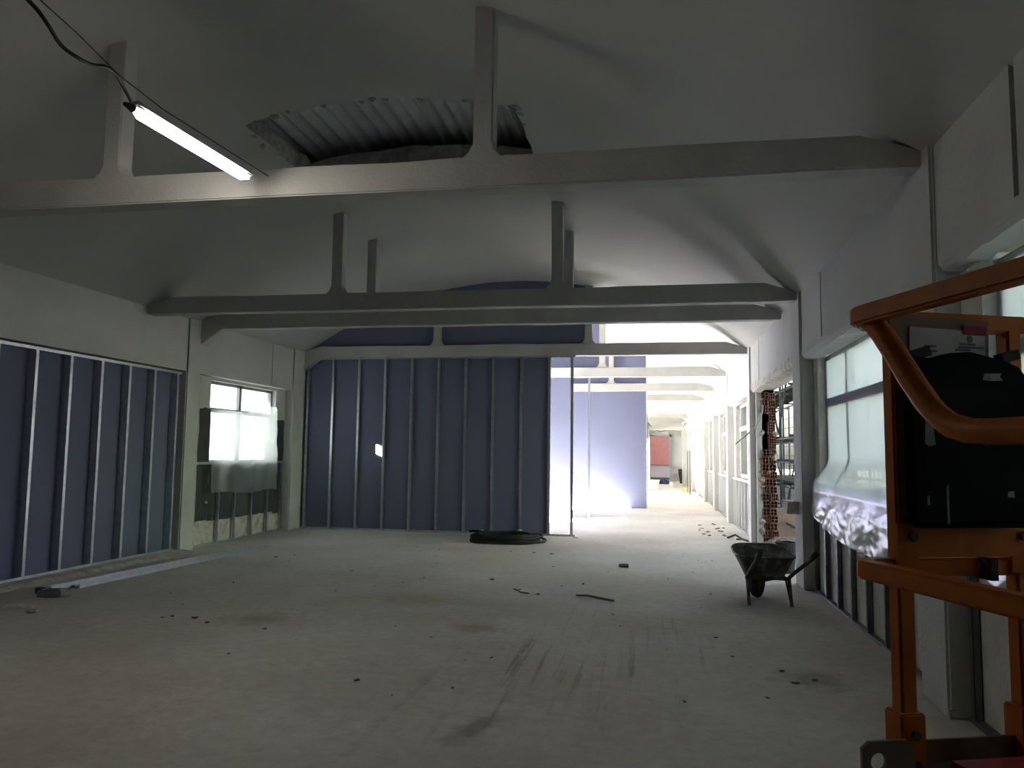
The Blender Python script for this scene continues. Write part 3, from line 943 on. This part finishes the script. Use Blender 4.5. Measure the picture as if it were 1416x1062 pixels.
for y in (33.9, 36.0):
    MB().tube([(1.55, y, 0), (1.55, y, 1.85)], 0.02, 6).build('post', 'scaffold', tr)
for z in (0.85, 1.8):
    MB().tube([(1.55, 33.9, z), (1.55, 36.0, z)], 0.018, 6).build('rail', 'scaffold', tr)

# trees and houses outside the side windows
for k, (x, y, s) in enumerate(((14, 4, 2.2), (17, 13, 2.8), (13, 24, 2.0), (-24, 2, 2.4), (-26, 30, 2.6))):
    tr_ = thing('tree', (x, y, -0.12), ['leafy tree beyond the right hand windows', 'tall leafy tree beyond the broken opening', 'small leafy tree beyond the scaffold', 'leafy tree outside the sunlit window', 'leafy tree outside the far open bays'][k], 'tree')
    MB().tube([(x, y, -0.12), (x + .1, y, 1.2), (x, y + .1, 2.6)], [0.16, 0.12, 0.08], 8).build('trunk', 'wood', tr_)
    m = MB()
    m.lathe([(0.001, -s * .6)] + [(s * .62 * math.sin(math.pi * i / 12), -s * .6 * math.cos(math.pi * i / 12)) for i in range(1, 12)] + [(0.001, s * .6)], (x, y, 2.4 + s * .4), 'z', 20)
    m.jitter(0.7, 1.4, k).jitter(0.3, 4, k)
    m.build('crown', 'leaf', tr_)

# ------------------------------------------------------------------ LED batten lamp, wire and cable
la, lb = Vector((-3.085, 4.06, 3.65)), Vector((-3.005, 5.32, 3.655))
lamp = thing('batten_lamp', ((la + lb) / 2), 'lit white tubular batten lamp hung in front of the broken ceiling hole', 'lamp')
dd = (lb - la).normalized()
pr = []
for i in range(15):
    s = i / 14
    e = min(1, math.sqrt(max(0.02, 1 - (1 - min(1, s / 0.06, (1 - s) / 0.06)) ** 2)))
    pr.append((la + (lb - la) * s, 0.042 * e))
MB().tube([p for p, r in pr], [r for p, r in pr], 14).build('diffuser', 'lamp', lamp, smooth=True)
MB().bar(la + dd * .01 + Vector((0, 0, 0.026)), lb - dd * .01 + Vector((0, 0, 0.026)), 0.098, 0.040).build('housing', 'lampgrey', lamp, bevel=0.012)
for s in (0.2, 0.5, 0.8):
    p = la + (lb - la) * s + Vector((0, 0, 0.058))
    MB().bar(p - dd * .015, p + dd * .015, 0.03, 0.04).build('clip', 'lampgrey', lamp)
MB().tube([la - dd * 0.05, la + dd * 0.02], [0.012, 0.026], 10).build('cable_gland', 'cable', lamp)
wv = MB().tube([(-2.86, 1.19, 3.72), (-2.89, 3.12, 3.745), (-2.93, 3.41, 3.746), (-3.02, 3.86, 3.748), (-3.05, 4.31, 3.75), (-2.97, 5.56, 3.755)], 0.004, 6).build('steel_wire', 'darkmetal', smooth=True)
tag(wv, 'thin straight steel wire strung between beams above the batten lamp', 'wire')
cpts = [(-2.70, 1.19, 3.64), (-2.72, 2.0, 3.70), (-2.80, 2.6, 3.70)] + [(-2.86, 3.02, 3.68), (-2.86, 3.13, 3.64), (-2.92, 3.3, 3.62), (-2.93, 3.42, 3.62), (-2.95, 3.56, 3.65), (-2.95, 3.66, 3.69), (-2.98, 3.78, 3.71), (-3.03, 3.92, 3.7), (-3.06, 4.03, 3.67)]
def spline(pts, n=6):
    pts = [Vector(p) for p in pts]
    out = []
    for i in range(len(pts) - 1):
        p0, p1, p2, p3 = pts[max(i - 1, 0)], pts[i], pts[i + 1], pts[min(i + 2, len(pts) - 1)]
        for k in range(n):
            t_ = k / n
            out.append(0.5 * ((2 * p1) + (p2 - p0) * t_ + (2 * p0 - 5 * p1 + 4 * p2 - p3) * t_ ** 2 + (3 * p1 - p0 - 3 * p2 + p3) * t_ ** 3))
    return out + [pts[-1]]
cb = MB().tube(spline(cpts), 0.010, 8).build('power_cable', 'cable', smooth=True)
tag(cb, 'black power cable looping down to the end of the batten lamp', 'cable')

# ------------------------------------------------------------------ wheelbarrow
wbr = thing('wheelbarrow', (1.28, 9.2, 0), 'dusty dark steel wheelbarrow parked before the column', 'wheelbarrow')
def tray(u, v):
    # v: 0 rim ... 1 bottom ; outline loop u
    a = u * 2 * math.pi
    def sq(c, p): return math.copysign(abs(c) ** p, c)
    cx, cy = sq(math.cos(a), .45), sq(math.sin(a), .45)
    rx = 0.315 + (0.19 - 0.315) * v; ry = 0.46 + (0.24 - 0.46) * v
    z = 0.53 + (0.27 - 0.53) * v + (0.05 * cy * cy * (1 - v) if cy > 0 else 0)
    return (1.215 + cx * rx, 9.30 + cy * ry - 0.04 * v, z)
tm = MB(); tm.grid(48, 6, tray)
tm.add([tray(i / 48, 1.0) for i in range(48)], [tuple(range(48))])
o = tm.build('tray', 'tray', wbr, smooth=False)
sm = o.modifiers.new('thickness', 'SOLIDIFY'); sm.thickness = 0.006
MB().tube([tray(i / 48, 0) for i in range(49)], 0.011, 6, caps=False).build('tray_rim', 'tray', wbr)
def turned(m, c, ang):
    c = Vector(c)
    m.v = [c + Matrix.Rotation(ang, 3, 'Z') @ (p - c) for p in m.v]
    return m
WC = (1.18, 9.50, 0.197)
wheel = turned(MB().lathe([(0.10, -0.035), (0.15, -0.05), (0.185, -0.036), (0.198, 0.0), (0.185, 0.036), (0.15, 0.05), (0.10, 0.035)], WC, 'x', 28), WC, math.radians(-24)).build('wheel', 'rubber', wbr, smooth=True)
turned(MB().lathe([(0.02, -0.06), (0.105, -0.022), (0.105, 0.022), (0.02, 0.06)], WC, 'x', 20), WC, math.radians(-24)).build('wheel_rim', 'rust', wheel)
for s, e in ((-1, (1.08, 8.42, 0.635)), (1, (1.62, 8.42, 0.63))):
    x = 1.25 + s * 0.22
    tb = MB().tube([(1.18 + s * 0.085, 9.52 - s * 0.03, 0.20), (1.21 + s * 0.13, 9.35, 0.245), (x - .01, 9.12, 0.275), (x + (.02 if s > 0 else -.0), 8.95, 0.36), (e[0] * .85 + x * .15, 8.62, 0.54), e], 0.021, 8).build('frame_tube', 'darkmetal', wbr, smooth=True)
    p1 = Vector((e[0], e[1], e[2])); p0 = Vector((e[0] * .85 + x * .15, 8.62, 0.54))
    MB().tube([p0 + (p1 - p0) * .3, p1 + (p1 - p0) * .08], 0.029, 10).build('grip', 'rubber', tb, smooth=True)
    MB().tube([(x, 9.12, 0.27), (x + s * .0, 8.98, 0.0)], 0.019, 8).build('leg', 'darkmetal', wbr)
    MB().tube([(x - s * .01, 9.34, 0.27), (x, 8.99, 0.015)], 0.012, 8).build('leg_strut', 'darkmetal', wbr)
mm = MB(); mm.grid(14, 14, lambda u, v: (1.02 + 0.40 * u, 9.0 + 0.5 * v, 0.36 + 0.09 * math.exp(-((u - .5) / .4) ** 2 - ((v - .55) / .4) ** 2) + 0.03 * noise.noise(Vector((u * 7, v * 7, 3)))))
mm.build('mortar_load', 'rough', wbr)

# ------------------------------------------------------------------ cable coil before the partition
coil = thing('cable_coil', (-2.6, 14.4, 0), 'coil of thick black cable lying before the studded blue partition', 'cable coil')
cp = []
random.seed(3)
turns, per = 9, 40
for i in range(turns * per + 1):
    k = i / per
    a = 2 * math.pi * k + 2.8
    kk = int(k) % 3
    r = 0.62 - 0.055 * kk + 0.03 * math.sin(a * 2 + k) + 0.02 * math.sin(k * 7)
    z = 0.022 + 0.040 * (k / 3) + 0.012 * math.sin(a * 3 + k * 2)
    cp.append((-2.66 + 0.03 * math.sin(k * 5) + r * math.cos(a), 14.28 + r * math.sin(a) * 0.85, z))
MB().tube(cp, 0.021, 7).build('cable_loops', 'cable', coil, smooth=True)
lp = [(-2.55 + 0.62 * math.cos(a), 14.42 + 0.66 * math.sin(a), 0.02 + 0.03 * math.sin(a) ** 2) for a in [-1.9 + 3.6 * i / 30 for i in range(31)]]
MB().tube(lp, 0.019, 7).build('loose_loop', 'cable', coil, smooth=True)
MB().tube([(-3.2, 14.55, 0.12), (-3.32, 14.62, 0.145), (-3.42, 14.66, 0.13)], 0.024, 8).build('cable_end', 'cable', coil, smooth=True)
for (x, y) in ((-3.18, 14.62), (-2.50, 13.96 + 0.96)):
    B(x - 0.05, x + 0.05, y - 0.07, y + 0.07, 0.015, 0.17).build('tape_wrap', 'paper', coil, bevel=0.02)

# ------------------------------------------------------------------ steel profiles on the floor at the left
def channel(a, b, w, h, label, flip=False):
    a, b = Vector(a), Vector(b)
    m = MB(); z = Vector((0, 0, 1)); d = (b - a).normalized(); s = d.cross(z)
    t = 0.003
    m.bar(a + z * t / 2, b + z * t / 2, w, t)
    m.bar(a + s * (w / 2 - t / 2) + z * h / 2, b + s * (w / 2 - t / 2) + z * h / 2, t, h)
    m.bar(a - s * (w / 2 - t / 2) + z * h / 2, b - s * (w / 2 - t / 2) + z * h / 2, t, h)
    return tag(m.build('steel_profile', 'steel'), label, 'steel profile', 'steel profiles on the floor by the wall lining')
channel((-6.62, 7.95, 0.0), (-6.50, 11.95, 0.0), 0.075, 0.04, 'long galvanised steel channel lying on the floor nearest the wall lining')
channel((-6.52, 8.15, 0.0), (-6.32, 12.3, 0.0), 0.075, 0.04, 'long galvanised steel channel lying on the floor, second from the wall lining')
channel((-6.59, 7.8, 0.042), (-6.42, 10.6, 0.042), 0.06, 0.035, 'galvanised steel channel lying on top of two others beside the wall lining')
tag(MB().box(-6.52, -6.24, 7.52, 7.72, 0, 0.085).jitter(0.05, 5, 3).build('mortar_block', 'mortarlump', bevel=0.015), 'grey broken mortar block at the end of the steel channels', 'rubble')
tag(MB().box(-6.70, -6.60, 7.72, 7.80, 0, 0.07).jitter(0.02, 5, 3).build('mortar_block', 'debrisdark', bevel=0.01), 'small dark stone beside the mortar block at the steel channels', 'rubble')

# ------------------------------------------------------------------ debris on the floor
from math import cos, sin
def chip(x, y, s, mt, label, group, seed, name='debris_chip', hh=0.3, ax=1.0, rot=0.0):
    m = MB().box(-s * ax, s * ax, -s * .6, s * .6, 0, s * hh * 1.2)
    c, q = cos(rot), sin(rot)
    m.v = [Vector((x + p.x * c - p.y * q, y + p.x * q + p.y * c, p.z)) for p in m.v]
    m.jitter(s * 0.45, 1.2 / s, seed)
    mz = min(p.z for p in m.v)
    m.v = [p - Vector((0, 0, mz)) for p in m.v]
    return tag(m.build(name, mt), label, 'debris', group)
DK = [(-4.55, 7.0, .035), (-4.62, 6.95, .025), (-4.30, 6.98, .045), (-4.08, 6.83, .03), (-3.45, 6.72, .028), (-3.30, 5.85, .022), (-2.05, 5.38, .03), (-2.02, 9.95, .04),
      (-1.35, 5.35, .02), (-1.30, 9.05, .03), (-1.55, 9.3, .03), (-0.85, 9.9, .035), (-1.1, 9.7, .02), (-1.9, 6.75, .018), (-1.25, 6.2, .02), (0.55, 7.3, .03), (0.5, 8.7, .02),
      (-1.9, 12.8, .03), (-1.6, 12.7, .04), (-2.3, 12.9, .025), (0.2, 10.6, .025), (-5.6, 11.2, .05), (-5.45, 11.5, .03), (-5.3, 8.1, .02), (-4.0, 10.2, .025), (-3.1, 11.2, .02),
      (0.95, 6.3, .03), (1.0, 6.0, .035), (1.15, 6.1, .03), (0.2, 5.4, .02), (-0.6, 11.0, .02), (0.9, 12.6, .02), (-2.9, 9.9, .018), (-0.3, 7.6, .015), (0.75, 5.6, .02), (-3.6, 8.7, .02)]
random.seed(5)
DK += [(random.uniform(-5.2, 0.9), random.uniform(5.0, 13.5), random.uniform(.012, .024)) for _ in range(26)]
for i, (x, y, s) in enumerate(DK):
    chip(x, y, s * 0.62, 'debrisdark', 'small dark chip of rubble lying on the dusty concrete floor', 'dark chips scattered on the floor', i * 1.37, ax=random.uniform(.8, 1.5), rot=random.uniform(0, 3))
for i, (x, y, s, lb_) in enumerate(((-6.25, 7.0, .07, 'long'), (-5.95, 6.85, .05, 'short'))):
    chip(x, y, s, 'debrispale', 'pale %s plaster splinter on the floor near the mortar block' % lb_, None, i + 40.0, 'plaster_splinter', 0.2, 1.8 if i == 0 else .9, 0.4)
chip(-0.41, 11.49, 0.065, 'debrisdark', 'fist sized dark clod alone on the middle of the floor', None, 3.3, 'dirt_clod', 0.45, 1.0, .2)
tag(MB().tube([(-0.86, 9.05, 0.012), (-0.72, 9.03, 0.018), (-0.6, 8.93, 0.016), (-0.42, 8.82, 0.012)], [0.008, 0.012, 0.014, 0.010], 6).build('stick', 'debrisdark'), 'thin dark bent stick lying on the middle of the floor', 'stick')
tag(MB().tube([(-1.62, 9.30, 0.01), (-1.55, 9.2, 0.012), (-1.50, 9.08, 0.012), (-1.40, 9.05, 0.01)], 0.007, 6).build('wire_scrap', 'debrisdark'), 'short crooked wire scrap on the floor', 'wire')
for i, (a, b, c) in enumerate((((1.45, 16.1, .015), (1.62, 16.25, .06), (1.70, 15.95, .015)), ((1.6, 15.85, .015), (1.70, 15.75, .03), (1.78, 15.6, .015)))):
    tag(MB().tube([a, b, c], 0.022, 6).build('strap_scrap', 'debrisdark'), ('long', 'short')[i] + ' black strap scrap at the foot of the column past the broken jamb', 'scrap')
for i in range(14):
    x, y = random.uniform(1.0, 1.7), random.uniform(16.4, 19.4)
    chip(x, y, random.uniform(.02, .05), 'debrisdark', 'dark scrap strewn along the foot of the corridor wall', 'scraps by the corridor wall', i + 70.0, rot=random.uniform(0, 3))
tag(B(-1.52, -1.42, 15.30, 15.36, 0, 0.02).build('track_offcut', 'steel'), 'short steel track offcut at the open end of the studded partition', 'scrap')

# ------------------------------------------------------------------ orange scissor lift
C0 = Vector((0.512, 2.14, 0)); U = Vector((0.345, -0.9386, 0)).normalized(); V = Vector((-U.y, U.x, 0))
def LP(a, b, z): return C0 + U * a + V * b + Vector((0, 0, z))
lift = thing('scissor_lift', (LP(0.7, 0.38, 0)), 'orange work platform lift with guard rails and black control box', 'lift')
ZM, ZTOP, ZD = 1.325, 1.963, 0.86
LA, LBW = 1.46, 0.74
def corner_path(z, a_end, b_end, r=0.05):
    pts = [LP(a_end, 0, z)]
    for i in range(7):
        t_ = math.pi / 2 * i / 6
        pts.append(LP(r - r * math.sin(t_), r - r * math.cos(t_), z))
    pts.append(LP(0, b_end, z))
    return pts
def loft(nm, pts, r, parent, mt='orange'):
    return MB().tube(pts, r, 4, square=True).build(nm, mt, parent, bevel=0.006)
loft('top_rail', corner_path(ZTOP, LA, LBW), 0.023, lift)
loft('mid_rail', corner_path(ZM, LA, LBW), 0.023, lift)
loft('top_rail', [LP(0, LBW, ZTOP), LP(LA, LBW, ZTOP)], 0.023, lift)
loft('mid_rail', [LP(0, LBW, ZM), LP(LA, LBW, ZM)], 0.023, lift)
loft('top_rail', [LP(LA, 0, ZTOP), LP(LA, LBW, ZTOP)], 0.023, lift)
# bent entry rail in the long side
br = [LP(0.03, 0.02, ZTOP - 0.01), LP(0.06, 0.02, 1.945), LP(0.10, 0.02, 1.905), LP(0.15, 0.02, 1.845), LP(0.20, 0.02, 1.782), LP(0.25, 0.02, 1.725), LP(0.285, 0.02, 1.695), LP(0.32, 0.02, 1.674), LP(0.37, 0.02, 1.662), LP(0.43, 0.02, 1.658), LP(LA, 0.02, 1.658)]
MB().tube(br, 0.028, 10).build('entry_rail', 'orange', lift, smooth=True)
def post(a, b, z0=ZD - 0.06, z1=ZTOP, w=0.045):
    p = MB(); p.bar(LP(a, b, z0), LP(a, b, z1), w, w, up=V); o = p.build('post', 'orange', lift, bevel=0.006)
    s = MB(); s.bar(LP(a, b, z0), LP(a, b, z0 + 0.17), w + 0.024, w + 0.024, up=V); s.build('socket', 'orange', o, bevel=0.005)
    for dz in (0.05, 0.12):
        MB().tube([LP(a + w / 2 + .006, b, z0 + dz), LP(a + w / 2 + .022, b, z0 + dz)], 0.012, 6).build('bolt', 'darkmetal', o)
post(0.0, 0.12); post(0.0, 0.465); post(0.0, LBW)
for b in (0.0, LBW):
    for a in (0.75, LA): post(a, b)
# mounting plate, control box, placard
MB().bar(LP(0.03, 0.09, 1.395), LP(0.03, 0.48, 1.395), 0.008, 0.085).build('mounting_plate', 'orange', lift)
for b in (0.13, 0.45):
    MB().tube([LP(0.034, b, 1.405), LP(0.046, b, 1.405)], 0.012, 8).build('plate_bolt', 'darkmetal', lift)
for (b0, b1) in ((0.09, 0.15), (0.42, 0.48)):
    MB().bar(LP(0.028, b0, 1.34), LP(0.028, b1, 1.34), 0.008, 0.06).build('plate_leg', 'orange', lift)
MB().bar(LP(0.03, 0.345, 1.35), LP(0.03, 0.345, 1.295), 0.02, 0.055, up=U).build('strap', 'rubber', lift)
bxo = MB()
def boxpt(x, y, z): return LP(0.045 + y * 0.45, 0.082 + x * .97, 1.43 + z)
ol = [(0.0, 0.03), (0.02, 0.0), (0.355, 0.0), (0.375, 0.025), (0.385, 0.36), (0.345, 0.41), (0.30, 0.425), (0.20, 0.445), (0.14, 0.44), (0.08, 0.425), (0.015, 0.43), (0.0, 0.40)]
bxo.prism(ol, lambda p: boxpt(p[0], 0, p[1]), lambda p: boxpt(p[0], 0.12, p[1]))
box = bxo.build('control_box', 'blackplastic', lift, bevel=0.016, seg=3)
for (x, z, w, h) in ((0.275, 0.235, 0.055, 0.03),):
    pts = [boxpt(x + w / 2 * math.cos(t_), 0.124, z + h / 2 * math.sin(t_)) for t_ in [2 * math.pi * i / 16 for i in range(17)]]
    MB().tube(pts, 0.006, 6, caps=False).build('socket_ring', 'mortarlump', box)
for (x, z, w, h) in ((0.06, 0.24, 0.03, 0.075), (0.105, 0.06, 0.008, 0.10), (0.29, 0.085, 0.022, 0.016), (0.05, 0.07, 0.008, 0.025), (0.37, 0.05, 0.012, 0.05), (0.25, 0.38, 0.06, 0.02)):
    m = MB()
    c_ = boxpt(x, 0.1215, z)
    m.prism([(-w / 2, -h * .4), (-w * .1, -h / 2), (w / 2, -h * .45), (w * .35, h * .1), (w * .45, h / 2), (-w * .4, h * .42)], lambda p: boxpt(x + p[0], 0.1195, z + p[1]), lambda p: boxpt(x + p[0], 0.1225, z + p[1]))
    m.build('paint_splash', 'mortarlump', box)
for x in (0.035, 0.30):
    MB().bar(boxpt(x, 0.05, 0.43), boxpt(x + .05, 0.05, 0.445), 0.03, 0.025).build('lid_catch', 'rubber', box)
# back plate with the worn placard
MB().bar(LP(0.030, 0.085, 1.915), LP(0.030, 0.375, 1.905), 0.006, 0.12).build('back_plate', 'dustorange', lift)
pl = MB().bar(LP(0.036, 0.14, 1.895), LP(0.036, 0.36, 1.888), 0.004, 0.095).build('placard', 'paper', lift)
MB().bar(LP(0.040, 0.295, 1.940), LP(0.040, 0.362, 1.938), 0.004, 0.024).build('placard_header', 'red', pl)
for (b0, b1, z) in ((0.18, 0.215, 1.893), (0.18, 0.215, 1.880), (0.27, 0.315, 1.886), (0.28, 0.355, 1.893), (0.285, 0.33, 1.902)):
    MB().bar(LP(0.039, b0, z), LP(0.039, b1, z), 0.002, 0.005).build('print_line', 'print', pl)
MB().tube([LP(0.0385, 0.315, 1.915), LP(0.0395, 0.315, 1.915)], 0.009, 12).build('print_mark', 'print', pl)
# deck, toe boards, lug with hole
B_ = MB(); B_.prism([(0.12, 0), (LA, 0), (LA, LBW), (0, LBW), (0, 0.12)], lambda p: LP(p[0], p[1], ZD - 0.06), lambda p: LP(p[0], p[1], ZD - 0.02)); B_.build('deck', 'darkmetal', lift)
for a0, b0, a1, b1 in ((0.2, 0, LA, 0), (0, 0.16, 0, LBW), (0, LBW, LA, LBW), (LA, 0, LA, LBW)):
    MB().bar(LP(a0, b0, ZD - 0.01), LP(a1, b1, ZD - 0.01), 0.008, 0.09).build('toe_board', 'rust', lift)
MB().bar(LP(0.10, 0.2, ZD - 0.01), LP(0.10, 0.62, ZD - 0.01), 0.08, 0.03).build('floor_bag', 'red', lift)
lug = MB()
n = 20
ring_o = [(-0.065, -0.055), (0.075, -0.055), (0.075, 0.06), (-0.065, 0.045)]
def sqp(t_):
    c, s = math.cos(t_), math.sin(t_); k = 1 / max(abs(c), abs(s)); return (0.005 + c * k * 0.07, s * k * 0.055)
vs = []
for yy in (0.0, 0.010):
    for i in range(n):
        t_ = 2 * math.pi * i / n
        vs.append(LP(0.05 + yy, 0.025 + sqp(t_)[0], 0.865 + sqp(t_)[1]))
    for i in range(n):
        t_ = 2 * math.pi * i / n
        vs.append(LP(0.05 + yy, 0.002 + 0.021 * math.cos(t_), 0.872 + 0.021 * math.sin(t_)))
fs = []
for i in range(n):
    j = (i + 1) % n
    fs += [(i, j, n + j, n + i), (2 * n + i, 2 * n + j, 3 * n + j, 3 * n + i), (i, j, 2 * n + j, 2 * n + i), (n + i, n + j, 3 * n + j, 3 * n + i)]
lug.add(vs, fs).build('lifting_lug', 'dustorange', lift)
# scissor stack, chassis, wheels
ch = MB(); ch.prism([(0.05, 0.04), (LA - .05, 0.04), (LA - .05, LBW - .04), (0.05, LBW - .04)], lambda p: LP(p[0], p[1], 0.12), lambda p: LP(p[0], p[1], 0.40)); ch.build('chassis', 'orange', lift, bevel=0.02)
for lev in range(3):
    z0 = 0.42 + lev * 0.125
    for b in (0.12, LBW - 0.12):
        MB().bar(LP(0.1, b, z0), LP(LA - .1, b, z0 + 0.11), 0.03, 0.05).build('scissor_arm', 'orange', lift)
        MB().bar(LP(0.1, b + 0.035, z0 + 0.11), LP(LA - .1, b + 0.035, z0), 0.03, 0.05).build('scissor_arm', 'orange', lift)
for a in (0.22, LA - 0.22):
    for b in (0.03, LBW - 0.03):
        MB().tube([LP(a, b - 0.045, 0.16), LP(a, b - .035, 0.16), LP(a, b + .035, 0.16), LP(a, b + 0.045, 0.16)], [0.14, 0.16, 0.16, 0.14], 24).build('wheel', 'rubber', lift)
